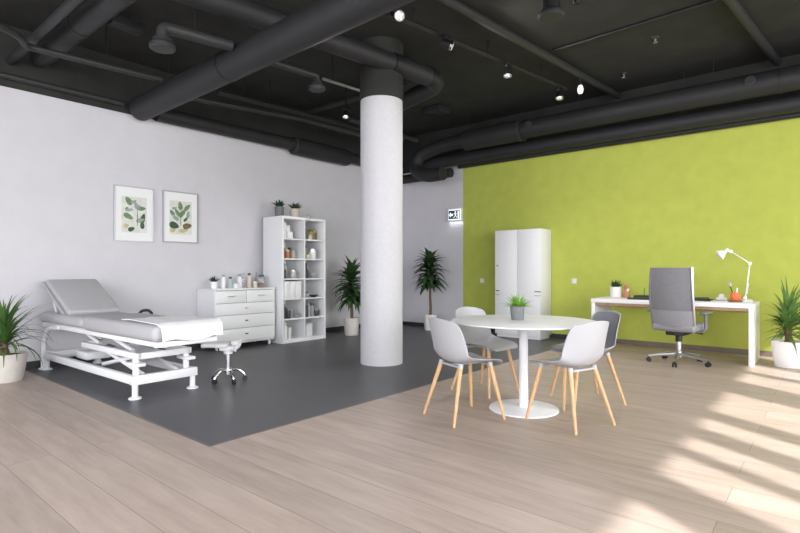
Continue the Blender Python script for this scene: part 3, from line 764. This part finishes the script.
# ------------------------------------------------------------------ framed prints
def picture(label, y, zc, w, h, kind):
    p = thing('framed_print', label, 'picture', (WX, y, zc))
    t = .016
    fr = MB()
    fr.span((0, -w / 2, h / 2 - t), (.025, w / 2, h / 2)); fr.span((0, -w / 2, -h / 2), (.025, w / 2, -h / 2 + t))
    fr.span((0, -w / 2, -h / 2 + t), (.025, -w / 2 + t, h / 2 - t)); fr.span((0, w / 2 - t, -h / 2 + t), (.025, w / 2, h / 2 - t))
    fr.build('frame', 'silver', p)
    MB().span((0, -w / 2 + t, -h / 2 + t), (.010, w / 2 - t, h / 2 - t)).build('mount', 'paper', p)
    pr = MB().span((.010, -.165, -.245), (.0112, .165, .235)).build('print', 'print', p)
    mx = Matrix(((0, 0, 1, 0), (1, 0, 0, 0), (0, 1, 0, 0), (0, 0, 0, 1)))  # (x,y,z)->(z,x,y)
    lv = {}
    def lf(cy, cz, l, wd, a, m):
        lv.setdefault(m, MB()); cy *= 1.3; l *= 1.15; wd *= 1.15
        pts = []
        for k in range(10):
            tt = 2 * PI * k / 10
            u = math.cos(tt) * l / 2; v = math.sin(tt) * wd / 2 * (1 - .3 * math.cos(tt))
            pts.append((cy + u * math.cos(a) - v * math.sin(a), cz + u * math.sin(a) + v * math.cos(a)))
        e = .0115 + .0002 * (len(lv[m].bm.verts) % 7) + .0007 * list(lv).index(m)
        lv[m].prism(pts, .0112, e, mx)
    if kind == 0:
        for a in ((-.055, .175, .11, .065, 2.2, 'p_green'), (-.005, .17, .07, .035, .6, 'p_grey'), (.02, .12, .09, .05, 1.9, 'p_grey'), (.075, .085, .10, .05, .1, 'p_green'),
                  (-.05, .055, .09, .035, .2, 'p_grey'), (-.075, .07, .05, .03, 1.0, 'p_green'), (-.06, -.03, .12, .06, -.5, 'p_green'), (.06, -.075, .10, .05, .3, 'p_grey'),
                  (.085, -.05, .13, .055, 1.3, 'p_dark'), (-.03, -.20, .08, .05, .4, 'p_dark'), (.08, -.14, .09, .05, 1.6, 'p_dark'), (.03, -.03, .24, .007, 1.57, 'p_dark'), (-.08, -.16, .06, .05, .3, 'p_yellow'), (.05, .12, .05, .02, 2.6, 'p_grey')): lf(*a)
    else:
        for a in ((-.005, .165, .11, .06, 1.7, 'p_green'), (.075, .15, .11, .05, .8, 'p_green'), (-.07, .125, .07, .035, .2, 'p_grey'), (.02, .06, .14, .055, .9, 'p_green'), (-.035, .06, .12, .05, 2.2, 'p_green'),
                  (.085, .05, .09, .045, 1.4, 'p_grey'), (-.095, .055, .09, .05, 2.2, 'p_green'), (-.06, -.01, .11, .05, 2.5, 'p_grey'), (.06, -.02, .09, .03, .8, 'p_dark'), (-.075, -.12, .13, .085, -.3, 'p_dark'),
                  (.075, -.12, .12, .075, .2, 'p_brown'), (-.09, -.19, .07, .05, .2, 'p_yellow'), (.03, -.19, .13, .05, .1, 'p_yellow'), (.0, .0, .22, .007, 1.57, 'p_dark')): lf(*a)
    for m, b in lv.items(): b.build('painted_leaves', m, pr)
    return p
picture('framed leaf print further from the shelf unit, above the bed head', 3.02, 1.905, .52, .745, 0)
picture('framed leaf print nearer the shelf unit, with ochre patches at its foot', 3.665, 1.915, .525, .735, 1)

# ------------------------------------------------------------------ big plants
def pot_prof(r0, r1, h, rim=.012):
    return [(0, 0), (r0, 0), (r0 * 1.06, .012), (r0 + (r1 - r0) * .6, h * .45), (r1, h), (r1 - rim, h), (r1 - rim, h * .9), (0, h * .88)]
def plant(label, loc, r0, r1, h, potm, seed, crowns, leafm, trunk_r, lw, trunk=True, avoid=None):
    """crowns: list of (z0, z1, n, length, el range, droop)"""
    random.seed(seed)
    p = thing('potted_plant', label, 'potted plant', loc)
    MB().lathe(pot_prof(r0, r1, h), (0, 0, 0), 36).build('pot', potm, p)
    MB().lathe([(0, h * .80), (r1 - .02, h * .84), (r1 - .02, h * .91), (0, h * .93)], (0, 0, 0), 24).build('soil', 'soil', p)
    top = max(c[1] for c in crowns)
    if trunk:
        pts = [(.012 * math.sin(k * 1.3), .010 * math.cos(k * 1.7), h * .88 + (top - h * .88) * k / 6) for k in range(7)]
        MB().tube(pts, [trunk_r * (1 - .07 * k) for k in range(7)], 12).build('trunk', 'trunk', p)
    f = MB()
    for z0, z1, n, ln, el, dr_ in crowns:
        for i in range(n):
            t = (i + random.random()) / n
            a = i * 2.39996 + random.uniform(-.3, .3)
            e = el[0] + (el[1] - el[0]) * t + random.uniform(-.12, .12)
            if avoid is not None:
                c_ = math.cos(a - avoid)
                if c_ > .3: lk_ = .58
                else: lk_ = 1.0
            else: lk_ = 1.0
            f.leaf((.012 * math.cos(a), .012 * math.sin(a), z0 + (z1 - z0) * t), a, e, lk_ * ln * random.uniform(.8, 1.12), dr_ * random.uniform(.7, 1.25), lw * random.uniform(.85, 1.15), 7, .3)
    f.build('foliage', leafm, p, recalc=False)
    return p
plant('long-leaved green plant in a round cream pot on wood floor beside the bed', (-6.60, 1.47, 0), .15, .20, .29, 'pot_cream', 4,
      [(.34, .46, 46, .50, (.1, 1.45), 1.7), (.40, .54, 30, .50, (.7, 1.5), .8)], 'leaf_mid', .045, .040)
plant('dark green dracaena in a pale pot between the shelf unit and the column', (-6.55, 6.48, 0), .115, .14, .31, 'pot_cream', 5,
      [(.60, .80, 34, .38, (-.3, .3), 1.2), (.80, 1.05, 44, .42, (.0, .7), 1.2), (1.02, 1.12, 18, .34, (.6, 1.4), .7)], 'leaf_palm', .030, .13)
plant('tall dracaena palm in a white pot right of the column, below the exit sign', (-5.95, 8.02, 0), .105, .128, .30, 'pot_white', 6,
      [(.86, .98, 26, .38, (-.3, .1), 1.1), (1.0, 1.14, 28, .42, (0, .4), 1.2), (1.16, 1.30, 30, .40, (.1, .6), 1.1), (1.28, 1.36, 16, .32, (.5, 1.2), .8)], 'leaf_palm', .028, .15, avoid=PI / 2)
plant('spiky green yucca in a white pot at the right end of the desk', (-.395, 7.70, 0), .13, .170, .31, 'pot_white', 8,
      [(.36, .50, 46, .48, (-.1, 1.0), 1.3), (.44, .58, 56, .58, (.4, 1.45), .9)], 'leaf_yucca', .045, .046, avoid=PI)

# ------------------------------------------------------------------ exit sign
s = thing('exit_sign', 'lit white emergency exit sign with running figure and arrow on the wall', 'exit sign', (-5.615, GY, 2.24))
MB().box((0, -.03, 0), (.31, .06, .24), None, .006).build('housing', 'white', s)
pn = MB().box((0, -.063, -.005), (.285, .006, .205), None, .001).build('lit_panel', 'sign_lit', s)
mxs = Matrix.Identity(4) and Matrix(((1, 0, 0, 0), (0, 0, -1, -.066), (0, 1, 0, -.005), (0, 0, 0, 1)))
g = MB()
g.prism([(-.132, -.082), (.130, -.082), (.130, .082), (-.132, .082)], 0, .0010, mxs)
g.build('sign_field', 'sign_green', s)
w = MB(); mx0 = mxs; mxs = mxs @ Matrix.Diagonal((1.1, 1.2, 1, 1))
# arrow
w.prism([(-.115, 0), (-.075, .045), (-.075, .018), (-.03, .018), (-.03, -.018), (-.075, -.018), (-.075, -.045)], .0010, .0022, mxs)
# running figure
w.prism([(.022 + .014 * math.cos(k * PI / 5), .044 + .014 * math.sin(k * PI / 5)) for k in range(10)], .0010, .0022, mxs)
w.prism([(.005, .028), (.028, .028), (.034, -.008), (.014, -.014)], .0010, .0022, mxs)
w.prism([(.014, -.010), (.026, -.010), (.010, -.036), (-.012, -.056), (-.018, -.046), (.0, -.032)], .0010, .0023, mxs)
w.prism([(.022, -.010), (.034, -.010), (.046, -.034), (.060, -.036), (.060, -.048), (.038, -.046)], .0010, .0024, mxs)
w.prism([(.006, .026), (.010, .016), (-.016, .008), (-.018, .016)], .0010, .0025, mxs)
w.prism([(.026, .026), (.030, .014), (.052, .004), (.054, .014)], .0010, .0026, mxs)
# door
w.prism([(.070, -.055), (.105, -.055), (.105, .055), (.070, .055)], .0010, .0022, mxs)
w.build('pictogram', 'sign_lit', s)
l = bpy.data.lights.new('exit_sign_lamp', 'AREA'); l.shape = 'RECTANGLE'; l.size = .28; l.size_y = .03; l.energy = .35; l.color = (.85, .93, 1)
lo = bpy.data.objects.new('exit_sign_lamp', l); COL.objects.link(lo); lo.location = (-5.615, GY - .035, 2.115); lo.rotation_euler = (R(-8), 0, 0)

# ------------------------------------------------------------------ locker
lk = thing('locker', 'tall white two-door locker cabinet against the green wall', 'locker', (-4.08, 8.19, 0))
x0, x1, y0, y1, H = -.43, .415, -.215, .215, 1.845
b = MB(); b.span((x0, y0 + .02, .05), (x1, y1, H), .003); b.build('body', 'white', lk)
MB().span((x0 + .02, y0 + .04, 0), (x1 - .02, y1 - .02, .05)).build('plinth', 'white', lk)
for k, xa in enumerate((x0, 0.0)):
    dd = MB().span((xa + .004, y0, .06), (min(xa + .426, x1 - .003), y0 + .018, H - .01), .002).build('door', 'white', lk)
    xs_ = (xa + .055) if k == 0 else (xa + .37)
    MB().box((xs_, y0 - .006, .80), (.11 if k else .07, .012, .018), None, .003).build('handle', 'grey_plastic', dd)
    MB().box((xs_, y0 - .006, .735), (.11 if k else .07, .012, .018), None, .003).build('handle', 'alu', dd)
MB().lathe([(0, 0), (.012, 0), (.012, .012), (0, .012)], (x0 + .05, y0, 1.235), 14, Matrix.Rotation(R(90), 3, 'X')).build('lock', 'grey_plastic', lk)
for x, z, lab in ((-3.27, .975, 'white wall switch on the green wall between locker and desk'), (-5.03, .96, 'wall switch on the green wall left of the locker')):
    k = thing('wall_switch', lab, 'wall switch', (x, GY, z))
    MB().box((0, -.006, 0), (.085, .012, .085), None, .003).build('plate', 'socket', k)
    MB().box((0, -.014, 0), (.05, .006, .05), None, .002).build('rocker', 'white', k)

# ------------------------------------------------------------------ round table
tb = thing('round_table', 'round white pedestal table with a disc base among four chairs', 'table', (-1.962, 3.947, 0))
MB().lathe([(0, .712), (.52, .712), (.594, .722), (.600, .727), (.598, .732), (.590, .734), (0, .734)], (0, 0, 0), 72).build('tabletop', 'white_gloss', tb)
MB().lathe([(0, .02), (.042, .02), (.037, .04), (.035, .68), (.11, .700), (.13, .712), (0, .712)], (0, 0, 0), 28).build('pedestal', 'white_metal', tb)
MB().lathe([(0, 0), (.284, 0), (.284, .008), (.27, .013), (.06, .022), (0, .024)], (0, 0, 0), 56).build('base', 'white_metal', tb)
p = succulent('bright green grassy plant in a grey pot at the centre of the round table', -2.03, 3.97, .735, .062, .115, 'pot_grey', 'leaf_bright', 130, .13, .011, 21, (.25, 1.5), .9, 'potted_plant', taper=.82)

# ------------------------------------------------------------------ dining chairs
def make_chair(label):
    c = thing('dining_chair', label, 'chair', (0, 0, 0), 0)
    # side profile, chair faces +x, z up: (x, z, half width, side lift)
    prof = [(.240, .418, .160, 0), (.232, .436, .185, .004), (.18, .444, .210, .012), (.08, .438, .228, .022), (-.03, .428, .238, .034), (-.11, .430, .243, .042), (-.165, .450, .244, .040),
            (-.200, .495, .242, .026), (-.222, .55, .240, .01), (-.240, .61, .236, 0), (-.256, .67, .229, 0), (-.268, .725, .220, -.002), (-.275, .758, .207, -.005), (-.280, .780, .188, -.010), (-.282, .789, .165, -.018)]
    wrap = [0, 0, 0, 0, 0, .006, .025, .055, .076, .084, .082, .074, .064, .055, .044]
    n = 14; P = []
    for (x, z, w, lift), wr_ in zip(prof, wrap):
        row = []
        for j in range(n + 1):
            v = -1 + 2 * j / n
            row.append(Vector((x + wr_ * abs(v) ** 2.2, w * v, z + lift * abs(v) ** 2.5 * 1.6)))
        P.append(row)
    sh = MB().grid(P)
    sh.solidify(.009)
    so = sh.build('shell', 'shell', c, sharp=1.2)
    sub = so.modifiers.new('smooth', 'SUBSURF'); sub.levels = 1; sub.render_levels = 1
    # legs
    for sx, sy in ((1, 1), (1, -1), (-1, 1), (-1, -1)):
        a = Vector((.125 * sx - .01, .135 * sy, .418)); b_ = Vector((.235 * sx - .015, .215 * sy, 0))
        if sx > 0: a.x += .03
        lg = MB().tube([b_, b_.lerp(a, .5), a], [.0105, .0145, .0175], 14).build('leg', 'beech', c)
        MB().tube([a.lerp(b_, .02), a + (a - b_).normalized() * .022], [.018, .020], 12).build('leg_socket', 'shell', lg)
    fr = MB()
    fr.box((.145, 0, .418), (.02, .27, .014)); fr.box((-.135, 0, .418), (.02, .27, .014)); fr.box((0, 0, .418), (.28, .02, .014)); 
    fr.build('under_frame', 'shell', c)
    return c, P
ch, SHELL = make_chair('pale grey shell chair at the near left of the table, back to the dark floor')
ch.location = (-2.217, 3.448, 0); ch.rotation_euler = (0, 0, R(68))
CG = 'shell chairs around the round table'
ch['group'] = CG
for x, y, a, lab in ((-1.535, 3.825, 162, 'pale grey shell chair in front on the right of the round table, nearest the camera'),
                     (-2.52, 4.29, -10, 'pale grey shell chair behind the round table, in front of the white-potted palm'),
                     (-1.67, 4.55, 230, 'grey shell chair behind the table on the desk side, its inner back lined in slate grey')):
    last = dup(ch, (x, y, 0), R(a), lab, CG)

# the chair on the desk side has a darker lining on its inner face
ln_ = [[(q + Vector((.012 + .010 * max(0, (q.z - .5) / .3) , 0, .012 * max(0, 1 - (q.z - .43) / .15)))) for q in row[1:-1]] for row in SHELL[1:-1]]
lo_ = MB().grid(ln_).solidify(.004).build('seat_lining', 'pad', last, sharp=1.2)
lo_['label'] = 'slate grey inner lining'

# ------------------------------------------------------------------ desk
dk = thing('desk', 'long white desk with slab ends and an oak apron along the green wall', 'desk', (-1.675, 7.78, 0))
hx, hy = .965, .36
MB().span((-hx, -hy, .695), (hx, hy, .75), .004).build('desktop', 'white_gloss', dk)
MB().span((hx - .05, -hy + .01, 0), (hx - .002, hy, .695), .003).build('leg_panel', 'white', dk)
MB().span((-hx + .002, -hy + .01, 0), (-hx + .05, hy, .695), .003).build('leg_panel', 'white', dk)
MB().span((-hx + .05, -hy + .03, .655), (hx - .05, -hy + .05, .695)).build('apron', 'apron', dk)
MB().span((-hx + .05, hy - .05, .60), (hx - .05, hy - .03, .695)).build('apron', 'apron', dk)
ZD = .751
succulent('dark succulent in a white cylinder pot at the left end of the desk', -2.47, 7.98, ZD, .082, .155, 'pot_white', 'leaf_succ', 40, .13, .034, 31, (.6, 1.5), .3, taper=.97)
d = thing('figurine', 'small reddish figurine with a pale patch beside the white succulent pot', 'figurine', (-2.32, 7.98, ZD), R(20))
MB().lathe([(0, 0), (.045, 0), (.055, .03), (.045, .08), (.025, .12), (0, .125)], (0, 0, 0), 18).build('body', 'terra', d)
MB().lathe([(0, .115), (.025, .12), (.034, .15), (.022, .18), (0, .186)], (-.008, 0, 0), 16).build('head', 'red', d)
MB().lathe([(0, -.03), (.016, -.02), (.02, .01), (0, .03)], (.02, -.028, .115), 12).build('wing', 'white', d)
o = MB().box((-2.03, 7.60, ZD + .009), (.30, .20, .018), Matrix.Rotation(R(10), 3, 'Z'), .006).build('keyboard', 'rubber'); tag(o, 'flat black keyboard on the desk left of the office chair', 'keyboard')
d = thing('pen_tray', 'low black tray with an upright pen behind the keyboard', 'tray', (-2.05, 7.95, ZD))
t_ = MB(); t_.span((-.14, -.07, 0), (.16, .07, .012)); t_.span((-.14, -.07, .012), (.16, -.06, .04)); t_.span((-.14, .06, .012), (.16, .07, .04)); t_.span((-.14, -.06, .012), (-.13, .06, .04)); t_.span((.15, -.06, .012), (.16, .06, .04)); t_.build('tray', 'rubber', d)
MB().tube([(-.02, 0, .010), (-.01, .01, .15)], .006, 8).build('pen', 'darkgreen', d)
o = MB().box((-1.32, 7.80, ZD + .012), (.24, .18, .024), Matrix.Rotation(R(-8), 3, 'Z'), .006).build('notebook', 'rubber'); tag(o, 'closed black notebook on the desk right of the office chair', 'notebook')
o = MB().box((-1.36, 8.02, ZD + .016), (.20, .13, .032), Matrix.Rotation(R(12), 3, 'Z'), .008).build('case', 'darkjar'); tag(o, 'small charcoal case behind the black notebook', 'case')
o = MB().box((-1.12, 7.80, ZD + .004), (.18, .28, .008), Matrix.Rotation(R(12), 3, 'Z')).build('paper_sheets', 'lines'); tag(o, 'loose pale paper sheets on the desk between notebook and orange cup', 'paper')
d = thing('tape_dispenser', 'small white rounded dispenser standing on the loose paper', 'dispenser', (-1.10, 7.86, ZD + .009), R(25))
MB().box((0, 0, .02), (.12, .05, .04), None, .014, 3).build('body', 'white', d)
MB().tube([(0, -.012, .055), (0, .012, .055)], .032, 20).build('roll', 'white', d)
d = thing('pen_cup', 'orange cup on a dark saucer holding a glass sprig, beside the lamp', 'cup', (-.93, 7.74, ZD))
MB().lathe([(0, 0), (.075, 0), (.085, .016), (.08, .022), (0, .022)], (0, 0, 0), 24).build('saucer', 'amber', d)
MB().lathe([(0, .022), (.045, .022), (.058, .05), (.058, .10), (.048, .12), (.044, .12), (.052, .10), (0, .03)], (0, 0, 0), 24).build('cup', 'orange', d)
MB().tube([(-.01, 0, .03), (-.04, .0, .15), (-.055, .0, .19)], .006, 8).build('stem', 'rubber', d)
MB().lathe([(0, -.03), (.018, -.015), (.022, .01), (.012, .03), (0, .036)], (-.058, 0, .22), 14).build('glass_bulb', 'paleglass', d)
MB().tube([(.01, .0, .04), (.02, .0, .18)], .008, 8).build('pen', 'white', d)
# lamp
lp = thing('desk_lamp', 'white jointed architect lamp at the right end of the desk', 'lamp', (-.845, 7.93, ZD))
MB().lathe([(0, 0), (.085, 0), (.085, .018), (.07, .03), (.02, .035), (.014, .06), (0, .06)], (0, 0, 0), 28).build('base', 'white_metal', lp)
A, Bp, Cp = Vector((0, 0, .05)), Vector((.05, 0, .49)), Vector((-.15, -.01, .645))
for off in (-.012, .012):
    MB().tube([A + Vector((0, off, 0)), Bp + Vector((0, off, 0))], .006, 8).build('lower_arm', 'white_metal', lp)
    MB().tube([Bp + Vector((0, off, 0)), Cp + Vector((0, off, 0))], .006, 8).build('upper_arm', 'white_metal', lp)
for q in (A, Bp, Cp): MB().tube([q + Vector((0, -.022, 0)), q + Vector((0, .022, 0))], .018, 14).build('joint', 'alu', lp)
MB().tube([A.lerp(Bp, .1) + Vector((.012, 0, 0)), A.lerp(Bp, .42) + Vector((.012, 0, 0))], .008, 8).build('spring', 'alu', lp)
hd = Vector((-.75, -.25, -.62)).normalized(); rot = hd.to_track_quat('Z', 'Y').to_matrix()
MB().lathe([(0, -.05), (.018, -.05), (.024, .0), (.040, .025), (.066, .072), (.072, .088), (.067, .088), (.038, .03), (0, .015)], Cp + Vector((-.07, -.01, .005)), 26, rot).build('lamp_shade', 'white_metal', lp)
MB().tube([Cp, Cp + Vector((-.07, -.01, .01))], .01, 8).build('shade_bracket', 'white_metal', lp)
MB().lathe([(0, .02), (.018, .025), (.024, .05), (.018, .07), (0, .075)], Cp + Vector((-.07, -.01, .005)), 16, rot).build('bulb', 'paleglass', lp)

# ------------------------------------------------------------------ office chair (faces +y)
oc = thing('office_chair', 'grey high-backed swivel office chair on an aluminium star base at the desk', 'office chair', (-1.45, 7.13, 0), R(-8))
for k in range(5):
    a = 2 * PI * k / 5 - PI / 2 + R(12)
    c, s_ = math.cos(a), math.sin(a)
    lg = MB().tube([(.03 * c, .03 * s_, .115), (.18 * c, .18 * s_, .10), (.34 * c, .34 * s_, .075)], [.030, .022, .016], 10).build('star_leg', 'alu', oc)
    w = MB()
    for off in (-.016, .016): w.tube([(.34 * c - s_ * (off - .009), .34 * s_ + c * (off - .009), .028), (.34 * c - s_ * (off + .009), .34 * s_ + c * (off + .009), .028)], .028, 16)
    w.tube([(.34 * c, .34 * s_, .03), (.34 * c, .34 * s_, .07)], .012, 8)
    w.build('caster', 'rubber', lg)
MB().lathe([(0, .08), (.042, .08), (.042, .15), (.030, .16), (.030, .30), (0, .30)], (0, 0, 0), 20).build('gas_column', 'alu', oc)
MB().lathe([(0, .27), (.038, .27), (.038, .36), (0, .36)], (0, 0, 0), 18).build('column_cover', 'rubber', oc)
MB().box((0, -.02, .385), (.20, .28, .06), None, .012).build('tilt_mechanism', 'rubber', oc)
MB().tube([(.09, .02, .39), (.26, .04, .38)], .008, 8).build('tilt_lever', 'rubber', oc)
MB().box((0, .03, .455), (.50, .50, .09), None, .04, 4).build('seat', 'mesh_light', oc)
# backrest: gently curved panel at y ~ -0.22
P = []
for i in range(13):
    t = i / 12
    z = .405 + t * .78
    yb = -.20 - .10 * t + .05 * math.sin(t * PI) * -1
    hw_ = .225 + .012 * math.sin(t * PI)
    if i == 0: hw_ -= .015
    P.append([Vector((hw_ * v, yb + .055 * abs(v) ** 2, z)) for v in [-1 + 2 * j / 10 for j in range(11)]])
bk = MB().grid(P).solidify(.045)
bo = bk.build('backrest', 'mesh', oc, sharp=.9)
# edge rails and lumbar band
for sgn in (-1, 1):
    MB().tube([P[i][0 if sgn < 0 else 10] + Vector((sgn * .006, .0, 0)) for i in range(13)], .016, 10).build('edge_rail', 'alu' if sgn > 0 else 'grey_plastic', bo)
L_ = [[q + Vector((0, -.012, 0)) for q in P[i]] for i in (1, 2, 3, 4)]
MB().grid(L_).solidify(.012).build('lumbar_panel', 'mesh_light', bo)
MB().tube([(0, -.08, .385), (0, -.16, .395), (0, -.195, .46)], .022, 12).build('back_bracket', 'rubber', oc)
for sgn in (-1, 1):
    MB().tube(bend([(sgn * .20, .0, .40), (sgn * .30, .0, .42), (sgn * .30, .0, .62)], .05, 5), .018, 10).build('arm_post', 'grey_plastic', oc)
    MB().box((sgn * .30, .0, .64), (.075, .26, .03), None, .012, 3).build('armrest', 'grey_plastic', oc)

# ------------------------------------------------------------------ groups of repeated things
def on_shelf(o): return -6.81 < o.location.x < -6.3 and o.location.z > .04
GROUPS = {'spotlight': 'spotlights on the ceiling', 'air diffuser': 'round air diffusers under the ceiling', 'air duct': 'dark air ducts under the ceiling',
          'pipe': 'dark pipes under the ceiling', 'picture': 'framed leaf prints on the white wall', 'wall switch': 'switches on the green wall',
          'sprinkler': 'sprinkler heads on the ceiling', 'towel': 'towel rolls in the shelf unit', 'bowl': 'bowls in the shelf unit', 'carton': 'cartons in the bottom compartments'}
for o in list(COL.objects):
    c = o.get('category')
    if o.parent or not c or 'group' in o: continue
    if c in GROUPS: o['group'] = GROUPS[c]
    elif c in ('bottle', 'jar'): o['group'] = ('%ss in the shelf unit' if on_shelf(o) else '%ss on the chest of drawers') % c
    elif o.name.startswith('storage_box'): o['group'] = 'white storage boxes in the shelf unit'
    elif c == 'potted plant' and o.location.z < .01: o['group'] = 'tall potted plants standing on the floor'
